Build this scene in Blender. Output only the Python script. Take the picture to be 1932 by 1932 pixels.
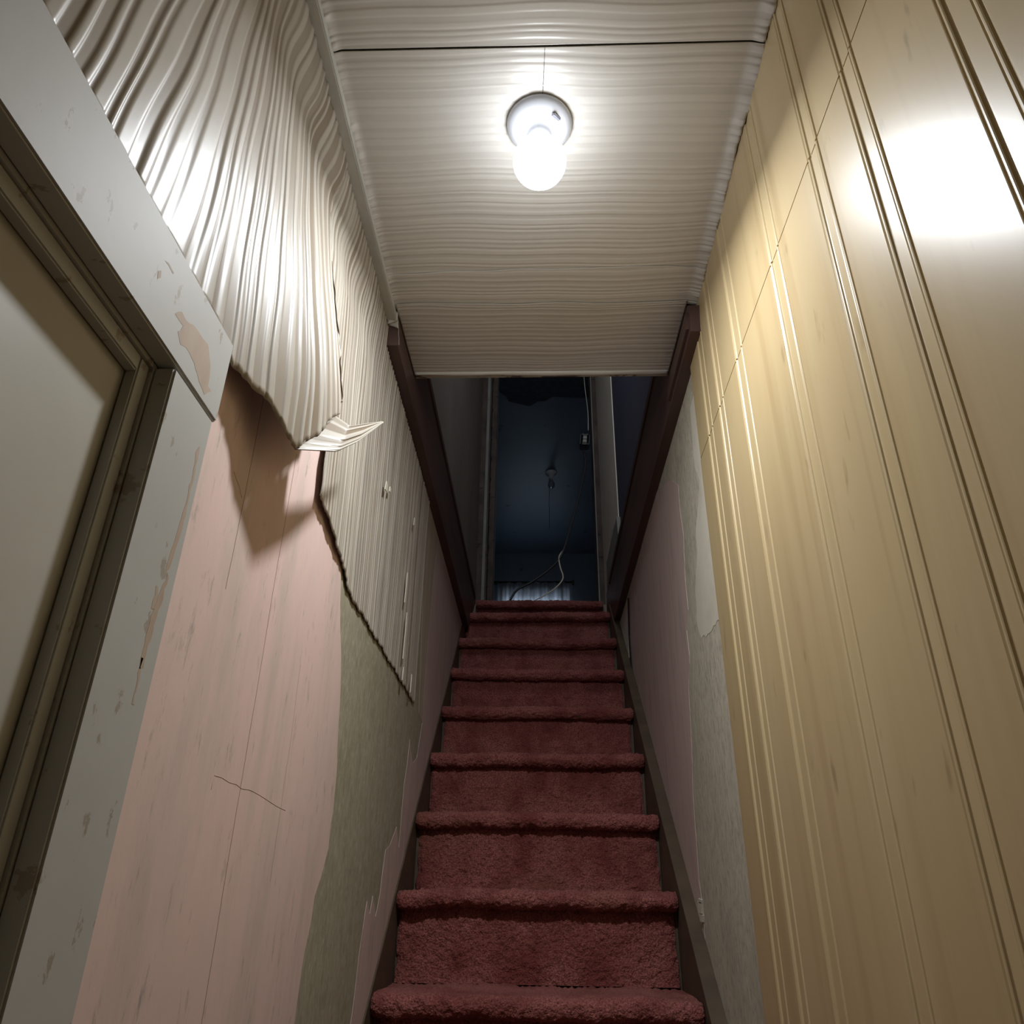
import bpy, bmesh, math, random
import numpy as np
from mathutils import Vector, Matrix, noise as mnoise

for o in list(bpy.data.objects):
    bpy.data.objects.remove(o, do_unlink=True)
scene = bpy.context.scene
COL = scene.collection
random.seed(4)
rng = np.random.default_rng(11)

# ------------------------------------------------------------------ camera, world, exposure
F = 1433.58                                   # focal length in pixels of the 1932 px frame
R = np.array([[0.99937053, -0.00312037, -0.03533859],
              [0.03284345, 0.45794917, 0.88837147],
              [0.01341123, -0.8889729, 0.45776339]])   # rows: world x, y, z in camera axes (right, down, forward)
cd = bpy.data.cameras.new('camera')
cd.sensor_width = 36.0
cd.lens = F / 1932 * 36.0
cd.clip_start = 0.02
cam = bpy.data.objects.new('camera', cd)
COL.objects.link(cam)
rt, up, bk = R[:, 0], -R[:, 1], -R[:, 2]
cam.matrix_world = Matrix(((rt[0], up[0], bk[0], 0), (rt[1], up[1], bk[1], 0), (rt[2], up[2], bk[2], 0), (0, 0, 0, 1)))
scene.camera = cam

world = bpy.data.worlds.new('night_sky')
scene.world = world
world.use_nodes = True
world.node_tree.nodes['Background'].inputs[0].default_value = (0.25, 0.45, 0.9, 1)
world.node_tree.nodes['Background'].inputs[1].default_value = 0.02

vs = scene.view_settings
vs.view_transform = 'Standard'
vs.look = 'None'
vs.exposure = 0.58
vs.gamma = 1.0
vs.use_curve_mapping = False

BULB_POWER = 5.6        # directed part of the LED bulb, W
BULB_GLOW = 14.0        # brightness of its frosted dome
LED = (0.92, 0.96, 1.0)



def rect_light(name, loc, rot, sx, sy, power, col):
    l = bpy.data.lights.new(name, 'AREA'); l.shape = 'RECTANGLE'; l.size = sx; l.size_y = sy; l.energy = power; l.color = col
    ob_ = bpy.data.objects.new(name, l); COL.objects.link(ob_); ob_.location = loc; ob_.rotation_euler = rot
    return ob_


# dusk light through the bedroom window and an added fill lamp for the upper hall
rect_light('bedroom_window_light', (-0.05, 7.70, 2.44), (math.radians(-90), 0, 0), 0.66, 0.74, 12.0, (0.78, 0.89, 1.0))
rect_light('hall_fill_light', (0.0, 1.515, 2.55), (math.radians(90), 0, 0), 0.44, 0.94, 6.5, (0.85, 0.92, 1.0))  # added lamp, out of view, brightens the dark upper hall
# ------------------------------------------------------------------ main measures (metres, eye level z = 0)
XL, XR = -0.343, 0.354          # stair walls
ZC = 1.18                       # stair ceiling
ZF = 1.335                      # upper floor
Z0 = -1.518                     # lower floor
YB = -0.95                      # wall behind the viewer
YD = 3.85                       # upstairs doorway
RUN, RISE = 0.2143, 0.1925


def ray(u, v):
    return R @ np.array([u - 966.0, v - 966.0, F])


def onx(u, v, x):
    r = ray(u, v); return r * (x / r[0])


def ony(u, v, y):
    r = ray(u, v); return r * (y / r[1])


def onz(u, v, z):
    r = ray(u, v); return r * (z / r[2])


# ------------------------------------------------------------------ materials
def nodes_of(name):
    m = bpy.data.materials.new(name)
    m.use_nodes = True
    nt = m.node_tree
    b = nt.nodes['Principled BSDF']
    return m, nt, b


def N(nt, kind, **kw):
    n = nt.nodes.new(kind)
    for k, v in kw.items():
        setattr(n, k, v)
    return n


def coords(nt, scale):
    tc = N(nt, 'ShaderNodeTexCoord')
    mp = N(nt, 'ShaderNodeMapping')
    mp.inputs['Scale'].default_value = scale
    nt.links.new(tc.outputs['Object'], mp.inputs[0])
    return mp.outputs[0]


def noise_fac(nt, scale, sc=1.0, detail=4, rough=0.55, lo=0.35, hi=0.65, dist=0.0):
    n = N(nt, 'ShaderNodeTexNoise')
    n.inputs['Scale'].default_value = sc
    n.inputs['Detail'].default_value = detail
    n.inputs['Roughness'].default_value = rough
    n.inputs['Distortion'].default_value = dist
    nt.links.new(coords(nt, scale), n.inputs['Vector'])
    mr = N(nt, 'ShaderNodeMapRange')
    mr.inputs['From Min'].default_value = lo
    mr.inputs['From Max'].default_value = hi
    nt.links.new(n.outputs['Fac'], mr.inputs['Value'])
    return mr.outputs[0]


def mixc(nt, fac, a, b):
    mx = N(nt, 'ShaderNodeMix', data_type='RGBA')
    for sock, val in ((mx.inputs[0], fac), (mx.inputs[6], a), (mx.inputs[7], b)):
        if isinstance(val, (tuple, list)):
            sock.default_value = (*val[:3], 1)
        elif isinstance(val, (int, float)):
            sock.default_value = val
        else:
            nt.links.new(val, sock)
    return mx.outputs[2]


def mul(nt, a, b):
    m = N(nt, 'ShaderNodeMath', operation='MULTIPLY')
    for s, v in zip(m.inputs, (a, b)):
        if isinstance(v, (int, float)):
            s.default_value = v
        else:
            nt.links.new(v, s)
    return m.outputs[0]


def bump(nt, b, h, strength, dist):
    bp = N(nt, 'ShaderNodeBump')
    bp.inputs['Strength'].default_value = strength
    bp.inputs['Distance'].default_value = dist
    nt.links.new(h, bp.inputs['Height'])
    nt.links.new(bp.outputs[0], b.inputs['Normal'])


def simple(name, c1, c2=None, scale=(6, 6, 6), rough=0.6, lo=0.35, hi=0.65, bmp=None, metal=0.0, spec=0.5, layers=()):
    """two-tone noise paint; layers: (colour, scale, lo, hi, amount) painted on top"""
    m, nt, b = nodes_of(name)
    col = mixc(nt, noise_fac(nt, scale, lo=lo, hi=hi), c1, c2 or c1)
    for (c, sc, l, h, amt) in layers:
        col = mixc(nt, mul(nt, noise_fac(nt, sc, lo=l, hi=h, detail=6, rough=0.65), amt), col, c)
    nt.links.new(col, b.inputs['Base Color'])
    b.inputs['Roughness'].default_value = rough
    b.inputs['Metallic'].default_value = metal
    b.inputs['Specular IOR Level'].default_value = spec
    if bmp:
        bump(nt, b, noise_fac(nt, bmp[0], lo=0.2, hi=0.8), bmp[1], bmp[2])
    return m


def vline(nt, axis_y, width, wob_scale=6.0, wob=0.01, zlo=None, zhi=None):
    """mask of a thin hand-drawn vertical line on a wall in the y-z plane"""
    tc = N(nt, 'ShaderNodeTexCoord')
    sp = N(nt, 'ShaderNodeSeparateXYZ')
    nt.links.new(tc.outputs['Object'], sp.inputs[0])
    n = N(nt, 'ShaderNodeTexNoise')
    n.inputs['Scale'].default_value = wob_scale
    n.inputs['Detail'].default_value = 3
    nt.links.new(coords(nt, (0, 0, 1)), n.inputs['Vector'])
    a = N(nt, 'ShaderNodeMath', operation='MULTIPLY_ADD')
    nt.links.new(n.outputs['Fac'], a.inputs[0])
    a.inputs[1].default_value = wob
    a.inputs[2].default_value = axis_y - wob / 2
    d = N(nt, 'ShaderNodeMath', operation='SUBTRACT')
    nt.links.new(sp.outputs['Y'], d.inputs[0]); nt.links.new(a.outputs[0], d.inputs[1])
    ab = N(nt, 'ShaderNodeMath', operation='ABSOLUTE'); nt.links.new(d.outputs[0], ab.inputs[0])
    lt = N(nt, 'ShaderNodeMath', operation='LESS_THAN'); nt.links.new(ab.outputs[0], lt.inputs[0]); lt.inputs[1].default_value = width
    out = lt.outputs[0]
    for lim, op in ((zlo, 'GREATER_THAN'), (zhi, 'LESS_THAN')):
        if lim is not None:
            g = N(nt, 'ShaderNodeMath', operation=op); nt.links.new(sp.outputs['Z'], g.inputs[0]); g.inputs[1].default_value = lim
            out = mul(nt, out, g.outputs[0])
    return out


def pink_material():
    m, nt, b = nodes_of('pink_paint')
    col = mixc(nt, noise_fac(nt, (3, 5, 2.2), lo=0.3, hi=0.7), (0.72, 0.52, 0.465), (0.66, 0.505, 0.455))
    col = mixc(nt, mul(nt, noise_fac(nt, (2, 13, 2.6), lo=0.46, hi=0.70, detail=7, rough=0.7), 0.7), col, (0.50, 0.42, 0.36))
    col = mixc(nt, mul(nt, noise_fac(nt, (2, 60, 16), lo=0.58, hi=0.70, detail=8, rough=0.75), 0.75), col, (0.27, 0.25, 0.22))
    col = mixc(nt, mul(nt, noise_fac(nt, (2, 9, 7), lo=0.60, hi=0.72), 0.5), col, (0.66, 0.50, 0.46))
    for args in ((0.905, 0.0009, 4, 0.012, None, 0.56), (0.765, 0.0009, 5, 0.010, 0.30, 0.62), (1.06, 0.0006, 5, 0.03, 0.02, 0.30)):
        col = mixc(nt, mul(nt, vline(nt, *args), 0.8), col, (0.17, 0.11, 0.08))
    nt.links.new(col, b.inputs['Base Color'])
    b.inputs['Roughness'].default_value = 0.62
    bump(nt, b, noise_fac(nt, (30, 40, 14), lo=0.2, hi=0.8), 0.25, 0.002)
    return m


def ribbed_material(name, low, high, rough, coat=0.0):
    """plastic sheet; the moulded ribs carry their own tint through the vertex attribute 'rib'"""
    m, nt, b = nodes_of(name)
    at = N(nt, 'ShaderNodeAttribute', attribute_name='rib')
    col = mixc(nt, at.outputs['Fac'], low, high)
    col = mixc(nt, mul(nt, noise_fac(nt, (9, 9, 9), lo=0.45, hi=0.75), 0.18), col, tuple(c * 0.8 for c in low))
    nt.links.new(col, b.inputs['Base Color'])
    b.inputs['Roughness'].default_value = rough
    b.inputs['Specular IOR Level'].default_value = 0.32
    b.inputs['Coat Weight'].default_value = coat
    b.inputs['Coat Roughness'].default_value = 0.2
    return m


def wood_panel_material():
    m, nt, b = nodes_of('honey_panel')
    col = mixc(nt, noise_fac(nt, (2, 7, 0.55), lo=0.35, hi=0.68, dist=0.6), (0.46, 0.345, 0.18), (0.52, 0.40, 0.225))
    col = mixc(nt, mul(nt, noise_fac(nt, (2, 26, 0.9), lo=0.52, hi=0.75, detail=6), 0.5), col, (0.33, 0.22, 0.10))
    col = mixc(nt, mul(nt, noise_fac(nt, (2, 30, 9), lo=0.66, hi=0.74, detail=3), 0.55), col, (0.25, 0.175, 0.085))
    at = N(nt, 'ShaderNodeAttribute', attribute_name='rib')
    col = mixc(nt, at.outputs['Fac'], col, (0.54, 0.425, 0.235))
    nt.links.new(col, b.inputs['Base Color'])
    b.inputs['Roughness'].default_value = 0.33
    b.inputs['Specular IOR Level'].default_value = 0.55
    return m


def carpet_material():
    m, nt, b = nodes_of('red_carpet')
    col = mixc(nt, noise_fac(nt, (260, 260, 260), lo=0.3, hi=0.7, detail=2), (0.14, 0.037, 0.033), (0.41, 0.15, 0.13))
    col = mixc(nt, mul(nt, noise_fac(nt, (11, 9, 7), lo=0.42, hi=0.66, detail=5), 0.7), col, (0.14, 0.028, 0.026))
    col = mixc(nt, mul(nt, noise_fac(nt, (4, 7, 7), lo=0.56, hi=0.75), 0.35), col, (0.26, 0.13, 0.07))
    nt.links.new(col, b.inputs['Base Color'])
    b.inputs['Roughness'].default_value = 1.0
    b.inputs['Specular IOR Level'].default_value = 0.1
    b.inputs['Sheen Weight'].default_value = 0.12
    b.inputs['Sheen Roughness'].default_value = 0.6
    b.inputs['Sheen Tint'].default_value = (0.8, 0.45, 0.4, 1)
    bump(nt, b, noise_fac(nt, (230, 230, 230), lo=0.2, hi=0.8, detail=2), 1.0, 0.004)
    return m


def emission(name, col, strength):
    m, nt, b = nodes_of(name)
    b.inputs['Base Color'].default_value = (*col, 1)
    b.inputs['Emission Color'].default_value = (*col, 1)
    b.inputs['Emission Strength'].default_value = strength
    return m


def curtain_material():
    m, nt, b = nodes_of('thin_curtain')
    col = mixc(nt, noise_fac(nt, (30, 2, 1.5), lo=0.35, hi=0.65), (0.45, 0.47, 0.50), (0.62, 0.65, 0.70))
    nt.links.new(col, b.inputs['Base Color'])
    b.inputs['Roughness'].default_value = 0.9
    tr = N(nt, 'ShaderNodeBsdfTranslucent')
    nt.links.new(col, tr.inputs[0])
    mx = N(nt, 'ShaderNodeMixShader'); mx.inputs[0].default_value = 0.6
    nt.links.new(b.outputs[0], mx.inputs[1]); nt.links.new(tr.outputs[0], mx.inputs[2])
    nt.links.new(mx.outputs[0], nt.nodes['Material Output'].inputs[0])
    return m


MT = {}
MT['pink'] = pink_material()
MT['board'] = simple('bare_fibreboard', (0.27, 0.245, 0.165), (0.36, 0.33, 0.235), (60, 60, 26), 0.85, 0.3, 0.7,
                     bmp=((90, 90, 40), 0.3, 0.002), layers=(((0.18, 0.165, 0.11), (3, 30, 6), 0.55, 0.75, 0.5), ((0.50, 0.48, 0.38), (160, 160, 60), 0.52, 0.7, 0.7)))
MT['grey_board'] = simple('grey_fibreboard', (0.44, 0.405, 0.315), (0.54, 0.50, 0.40), (60, 60, 30), 0.85, 0.3, 0.7,
                          bmp=((90, 90, 50), 0.3, 0.002), layers=(((0.25, 0.235, 0.18), (140, 140, 50), 0.50, 0.68, 0.8), ((0.26, 0.26, 0.20), (3, 7, 3), 0.5, 0.7, 0.4)))
MT['pink_faded'] = simple('faded_pink_paint', (0.56, 0.42, 0.385), (0.51, 0.405, 0.37), (3, 20, 4), 0.65, bmp=((30, 40, 14), 0.2, 0.002),
                          layers=(((0.30, 0.265, 0.22), (3, 30, 4), 0.52, 0.72, 0.7), ((0.25, 0.20, 0.18), (3, 50, 12), 0.6, 0.72, 0.5)))
MT['cream_paper'] = simple('cream_wall_paper', (0.64, 0.605, 0.50), (0.59, 0.555, 0.46), (4, 6, 3), 0.7, layers=(((0.40, 0.37, 0.29), (5, 5, 5), 0.55, 0.7, 0.4),))
MT['glue'] = simple('old_glue_plaster', (0.36, 0.30, 0.22), (0.44, 0.37, 0.28), (3, 25, 4), 0.8)
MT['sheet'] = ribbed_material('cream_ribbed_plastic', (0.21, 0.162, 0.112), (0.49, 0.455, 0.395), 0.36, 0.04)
MT['ceiling_sheet'] = ribbed_material('pale_ribbed_plastic', (0.55, 0.53, 0.495), (0.63, 0.61, 0.575), 0.28, 0.1)
MT['honey'] = wood_panel_material()
MT['carpet'] = carpet_material()
MT['stringer'] = simple('brown_stringer_paint', (0.06, 0.040, 0.023), (0.095, 0.062, 0.036), (8, 8, 20), 0.6)
MT['dark_wood'] = simple('dark_brown_wood', (0.060, 0.032, 0.026), (0.095, 0.052, 0.042), (20, 3, 20), 0.5, layers=(((0.16, 0.10, 0.08), (60, 8, 60), 0.62, 0.72, 0.5),))
MT['casing'] = simple('chipped_white_paint', (0.42, 0.415, 0.385), (0.46, 0.455, 0.425), (5, 5, 5), 0.6,
                      layers=(((0.30, 0.25, 0.19), (22, 50, 26), 0.62, 0.64, 0.8),), bmp=((20, 20, 20), 0.1, 0.002))
MT['bare_wood'] = simple('bare_wood_under_paint', (0.40, 0.30, 0.22), (0.46, 0.36, 0.27), (10, 30, 10), 0.7)
MT['door'] = simple('grey_cream_door_paint', (0.42, 0.40, 0.34), (0.47, 0.45, 0.39), (5, 5, 5), 0.5)
MT['trim_white'] = simple('worn_white_trim', (0.56, 0.56, 0.52), (0.46, 0.46, 0.43), (30, 9, 30), 0.45, layers=(((0.55, 0.42, 0.38), (20, 14, 20), 0.6, 0.7, 0.5),))
MT['header'] = simple('chipped_header_paint', (0.34, 0.30, 0.25), (0.40, 0.36, 0.30), (20, 5, 5), 0.6, layers=(((0.08, 0.05, 0.045), (16, 30, 30), 0.52, 0.56, 0.9),))
MT['porcelain'] = simple('white_porcelain', (0.48, 0.49, 0.53), rough=0.12)
MT['dark_plastic'] = simple('dark_plastic', (0.03, 0.03, 0.035), rough=0.4)
MT['slot'] = simple('dark_slot', (0.16, 0.16, 0.19), rough=0.5)
MT['bulb'] = emission('lit_bulb', LED, BULB_GLOW)
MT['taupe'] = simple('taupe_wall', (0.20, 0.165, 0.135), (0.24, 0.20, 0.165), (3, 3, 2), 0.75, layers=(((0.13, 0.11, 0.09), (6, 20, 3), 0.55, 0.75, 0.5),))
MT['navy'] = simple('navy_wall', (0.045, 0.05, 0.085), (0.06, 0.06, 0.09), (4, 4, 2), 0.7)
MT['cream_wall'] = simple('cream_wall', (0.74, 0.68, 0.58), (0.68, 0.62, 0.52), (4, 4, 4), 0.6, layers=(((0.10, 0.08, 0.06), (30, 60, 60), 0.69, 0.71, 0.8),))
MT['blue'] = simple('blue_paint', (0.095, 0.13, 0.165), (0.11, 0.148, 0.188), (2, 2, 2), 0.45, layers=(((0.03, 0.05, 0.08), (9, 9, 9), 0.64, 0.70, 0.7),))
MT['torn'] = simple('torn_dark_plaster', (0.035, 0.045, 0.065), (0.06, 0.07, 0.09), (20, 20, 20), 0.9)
MT['rough_stud'] = simple('rough_stud_wood', (0.10, 0.075, 0.06), (0.055, 0.04, 0.035), (12, 12, 9), 0.85, bmp=((40, 40, 20), 0.6, 0.006), layers=(((0.02, 0.015, 0.012), (10, 40, 26), 0.6, 0.66, 0.8),))
MT['grey_trim'] = simple('grey_worn_trim', (0.24, 0.23, 0.21), (0.19, 0.18, 0.165), (20, 20, 8), 0.7, layers=(((0.05, 0.04, 0.035), (30, 30, 30), 0.62, 0.68, 0.8),))
MT['curtain'] = curtain_material()
MT['black'] = simple('black_rubber', (0.012, 0.012, 0.014), rough=0.5)
MT['white_cable'] = simple('white_cable', (0.55, 0.52, 0.42), rough=0.5)
MT['steel'] = simple('box_steel', (0.45, 0.46, 0.50), rough=0.3, metal=0.9)
MT['box_dark'] = simple('dark_box_plastic', (0.02, 0.022, 0.035), rough=0.35)
MT['ivory'] = simple('ivory_receptacle', (0.38, 0.36, 0.32), rough=0.45)
MT['glass'] = simple('clear_glass', (0.6, 0.65, 0.7), rough=0.05)
MT['glass'].node_tree.nodes['Principled BSDF'].inputs['Transmission Weight'].default_value = 0.9
def pane_material():
    m, nt, b = nodes_of('window_pane')
    tr = N(nt, 'ShaderNodeBsdfTransparent'); gl = N(nt, 'ShaderNodeBsdfGlossy'); gl.inputs['Roughness'].default_value = 0.03
    mx = N(nt, 'ShaderNodeMixShader'); mx.inputs[0].default_value = 0.06
    nt.links.new(tr.outputs[0], mx.inputs[1]); nt.links.new(gl.outputs[0], mx.inputs[2])
    nt.links.new(mx.outputs[0], nt.nodes['Material Output'].inputs[0])
    return m


MT['pane'] = pane_material()
MT['lower_floor'] = simple('brown_floorboards', (0.14, 0.085, 0.05), (0.19, 0.12, 0.07), (20, 2, 2), 0.5)
MT['plaster'] = simple('plain_plaster', (0.42, 0.38, 0.31), (0.46, 0.42, 0.35), (3, 3, 3), 0.8)


# ------------------------------------------------------------------ mesh helpers
def link(name, me, mat, parent=None):
    o = bpy.data.objects.new(name, me)
    COL.objects.link(o)
    if mat is not None:
        me.materials.append(mat if not isinstance(mat, str) else MT[mat])
    if parent is not None:
        o.parent = parent
        o.matrix_parent_inverse = parent.matrix_world.inverted()
    return o


def struct(o):
    o['kind'] = 'structure'
    return o


def thing(name, label, cat, loc=(0, 0, 0), group=None):
    o = bpy.data.objects.new(name, None)
    COL.objects.link(o)
    o.location = loc
    o.empty_display_size = 0.05
    o['label'] = label
    o['category'] = cat
    if group:
        o['group'] = group
    bpy.context.view_layer.update()
    return o


def tag(o, label, cat):
    o['label'] = label
    o['category'] = cat
    return o


def boxes(name, lst, mat, parent=None, bevel=0.0):
    bm = bmesh.new()
    for (x0, x1, y0, y1, z0, z1) in lst:
        r = bmesh.ops.create_cube(bm, size=1)
        bmesh.ops.scale(bm, verts=r['verts'], vec=(x1 - x0, y1 - y0, z1 - z0))
        bmesh.ops.translate(bm, verts=r['verts'], vec=((x0 + x1) / 2, (y0 + y1) / 2, (z0 + z1) / 2))
    if bevel:
        bmesh.ops.bevel(bm, geom=list(bm.edges), offset=bevel, segments=2, affect='EDGES')
    me = bpy.data.meshes.new(name)
    bm.to_mesh(me); bm.free()
    return link(name, me, mat, parent)


def box(name, a, mat, parent=None, bevel=0.0):
    return boxes(name, [a], mat, parent, bevel)


def slab(name, pts, vec, mat, parent=None):
    """flat outline of 3-D points extruded by vec"""
    bm = bmesh.new()
    vsx = [bm.verts.new(p) for p in pts]
    f = bm.faces.new(vsx)
    r = bmesh.ops.extrude_face_region(bm, geom=[f])
    bmesh.ops.translate(bm, verts=[g for g in r['geom'] if isinstance(g, bmesh.types.BMVert)], vec=vec)
    bmesh.ops.recalc_face_normals(bm, faces=bm.faces)
    me = bpy.data.meshes.new(name)
    bm.to_mesh(me); bm.free()
    return link(name, me, mat, parent)


def ragged(pts, step=0.02, amp=0.003, skip=()):
    """add a torn wobble to an outline of 3-D points in a y-z plane"""
    out = []
    n = len(pts)
    for i in range(n):
        a = np.array(pts[i]); b = np.array(pts[(i + 1) % n])
        k = max(1, int(np.linalg.norm(b - a) / step))
        for j in range(k):
            p = a + (b - a) * j / k
            if j and i not in skip:
                p = p + np.array([0, rng.normal(0, amp), rng.normal(0, amp)])
            out.append(tuple(p))
    return out


def grid(name, P, mat, parent=None, attr=None, smooth=True, thick=0.0, closed=False):
    n, m = P.shape[:2]
    idx = np.arange(n * m).reshape(n, m)
    if closed:
        idx = np.concatenate([idx, idx[:1]], 0)
    a = idx[:-1, :-1].ravel(); b = idx[1:, :-1].ravel(); c = idx[1:, 1:].ravel(); d = idx[:-1, 1:].ravel()
    faces = np.stack([a, b, c, d], 1)
    me = bpy.data.meshes.new(name)
    me.from_pydata(P.reshape(-1, 3).tolist(), [], faces.tolist())
    me.update()
    if smooth:
        me.polygons.foreach_set('use_smooth', [True] * len(me.polygons))
    if attr is not None:
        at = me.attributes.new('rib', 'FLOAT', 'POINT')
        at.data.foreach_set('value', attr.ravel().astype(np.float32))
    o = link(name, me, mat, parent)
    if thick:
        s = o.modifiers.new('thickness', 'SOLIDIFY')
        s.thickness = thick
        s.offset = 0
    return o


def lathe(name, prof, mat, parent=None, loc=(0, 0, 0), seg=48):
    """profile of (radius, z) turned about z"""
    t = np.linspace(0, 2 * math.pi, seg, endpoint=False)
    P = np.array([[(loc[0] + r * math.cos(a), loc[1] + r * math.sin(a), loc[2] + z) for (r, z) in prof] for a in t])
    o = grid(name, P, mat, parent, closed=True)
    return o


def tube(name, pts, rad, mat, parent=None, seg=10, smooth=4):
    """round cable through points (Catmull-Rom)"""
    p = np.array(pts, float)
    if smooth > 1 and len(p) > 2:
        q = np.vstack([2 * p[0] - p[1], p, 2 * p[-1] - p[-2]])
        out = []
        for i in range(1, len(q) - 2):
            for j in range(smooth):
                t = j / smooth
                out.append(0.5 * ((2 * q[i]) + (-q[i - 1] + q[i + 1]) * t + (2 * q[i - 1] - 5 * q[i] + 4 * q[i + 1] - q[i + 2]) * t ** 2 + (-q[i - 1] + 3 * q[i] - 3 * q[i + 1] + q[i + 2]) * t ** 3))
        out.append(p[-1]); p = np.array(out)
    rows = []
    n = len(p)
    for i in range(n):
        d = p[min(i + 1, n - 1)] - p[max(i - 1, 0)]
        d /= np.linalg.norm(d)
        a = np.cross(d, (0.3, 1, 0.2)); a /= np.linalg.norm(a)
        b = np.cross(d, a)
        rows.append([p[i] + rad * (math.cos(k) * a + math.sin(k) * b) for k in np.linspace(0, 2 * math.pi, seg, endpoint=False)])
    P = np.array(rows)
    bm = bmesh.new()
    V = [[bm.verts.new(c) for c in r] for r in P]
    for i in range(n - 1):
        for k in range(seg):
            f = bm.faces.new((V[i][k], V[i][(k + 1) % seg], V[i + 1][(k + 1) % seg], V[i + 1][k])); f.smooth = True
    bm.faces.new(V[0][::-1]); bm.faces.new(V[-1])
    me = bpy.data.meshes.new(name); bm.to_mesh(me); bm.free()
    return link(name, me, mat, parent)


def sst(x, a, b):
    t = np.clip((np.asarray(x, float) - a) / (b - a), 0, 1)
    return t * t * (3 - 2 * t)


def smooth1(n, sig, seed):
    r = np.random.default_rng(seed).normal(0, 1, n + 8 * sig)
    k = np.exp(-0.5 * (np.arange(-3 * sig, 3 * sig + 1) / sig) ** 2); k /= k.sum()
    s = np.convolve(r, k, 'same')[4 * sig:4 * sig + n]
    return s / (s.std() + 1e-9)


# ribbed sheet profile shared by the wall and ceiling panels: irregular bands with rounded shoulders
_S = np.arange(-1.2, 3.0, 0.0005)


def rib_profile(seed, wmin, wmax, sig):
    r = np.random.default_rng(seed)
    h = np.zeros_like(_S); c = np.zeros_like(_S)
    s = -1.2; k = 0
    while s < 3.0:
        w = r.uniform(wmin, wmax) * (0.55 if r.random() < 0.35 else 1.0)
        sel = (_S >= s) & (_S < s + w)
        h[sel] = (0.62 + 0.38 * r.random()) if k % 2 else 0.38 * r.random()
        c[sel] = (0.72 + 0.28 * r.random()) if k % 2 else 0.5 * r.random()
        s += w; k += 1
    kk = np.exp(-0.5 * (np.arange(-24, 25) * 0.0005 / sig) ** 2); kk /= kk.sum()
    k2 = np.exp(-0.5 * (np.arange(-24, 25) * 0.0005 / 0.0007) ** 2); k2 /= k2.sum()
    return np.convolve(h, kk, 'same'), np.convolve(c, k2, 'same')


RIB_H, RIB_C = rib_profile(5, 0.008, 0.021, 0.0012)
FR_H, FR_C = rib_profile(21, 0.005, 0.014, 0.0010)
CR_H, CR_C = rib_profile(9, 0.004, 0.014, 0.0009)

# ------------------------------------------------------------------ shell of the stairwell
# left wall with a doorway close to the viewer
DY0, DY1, DZ = -0.36, 0.537, 0.425        # doorway in the left wall
wall_left = struct(boxes('wall_left', [(XL - 0.10, XL, DY1, 3.53, Z0, ZF - 0.002),
                                       (XL - 0.10, XL, DY0, DY1, DZ, ZC + 0.1),
                                       (XL - 0.10, XL, YB, DY0, Z0, ZC + 0.1)], 'board'))
wall_right = struct(box('wall_right', (XR, XR + 0.10, YB, 3.53, Z0, ZF - 0.002), 'grey_board'))
wall_back = struct(box('wall_back', (XL, XR, YB - 0.1, YB, Z0, ZC), 'plaster'))
wall_under_landing = struct(box('wall_under_landing', (XL, XR, 3.66, 3.76, Z0, ZF - 0.26), 'plaster'))
floor = struct(box('floor', (XL - 0.1, XR + 0.1, YB - 0.1, 4.0, Z0 - 0.08, Z0), 'lower_floor'))
ceiling = struct(box('ceiling', (XL, XR, YB, 1.555, ZC + 0.016, ZF - 0.005), 'plaster'))


def wl(*pts, off=0.0):
    return [onx(u, v, XL + off) for u, v in pts]


def wr(*pts, off=0.0):
    return [onx(u, v, XR - off) for u, v in pts]


# painted layers of the left wall
p = wl((436, 560), (600, 700), (640, 880), (648, 1000), (642, 1085), (640, 1150), (642, 1230), (641, 1300), (637, 1370), (634, 1450), (628, 1520),
       (618, 1600), (604, 1655), (592, 1690), (585, 1740), (572, 1800), (563, 1860), (553, 1932), (540, 2040))
p = [np.array([XL, max(q[1], 0.55), q[2]]) for q in p]
zlow = -0.9
pts = [(XL, 0.60, 0.60)] + [tuple(q) for q in p[1:]] + [(XL, 1.17, zlow), (XL, 0.60, zlow)]
slab('pink_paint_layer', ragged(pts, 0.03, 0.0022, skip=(len(pts) - 1, len(pts) - 2)), (0.0015, 0, 0), 'pink', wall_left)
p = wl((826, 1010), (872, 1178), (868, 1205), (852, 1262), (832, 1345), (812, 1419), (784, 1549), (744, 1717), (690, 1932), (640, 2110), (622, 2110), (648, 2010), (662, 1925), (668, 1880), (676, 1810),
       (688, 1725), (692, 1700), (697, 1725), (703, 1690), (708, 1730), (716, 1690), (722, 1640), (727, 1604), (735, 1595), (748, 1560), (752, 1600), (757, 1540), (762, 1480), (768, 1440), (773, 1395),
       (778, 1440), (786, 1430), (797, 1360), (800, 1300), (812, 1150))
slab('pink_paint_strip', [tuple(q) for q in p], (0.0008, 0, 0), 'pink_faded', wall_left)
p = wl((808, 945), (826, 1010), (815, 1150), (806, 1300), (799, 1372), (790, 1345), (795, 1200), (800, 1050))
slab('glue_strip', [tuple(q) for q in p], (0.0006, 0, 0), 'glue', wall_left)
for line, r_ in (([(404, 1463), (418, 1467), (432, 1476), (446, 1480), (456, 1488), (470, 1490), (486, 1498), (502, 1508), (520, 1520), (538, 1529)], 0.00045),
                 ([(408, 1462), (402, 1472), (398, 1490)], 0.0004), ([(441, 890), (446, 905), (451, 918), (456, 940)], 0.0005)):
    tube('plaster_crack', [onx(u, v, XL + 0.0014) for u, v in line], r_, 'bare_wood', wall_left, seg=6, smooth=2)
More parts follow.
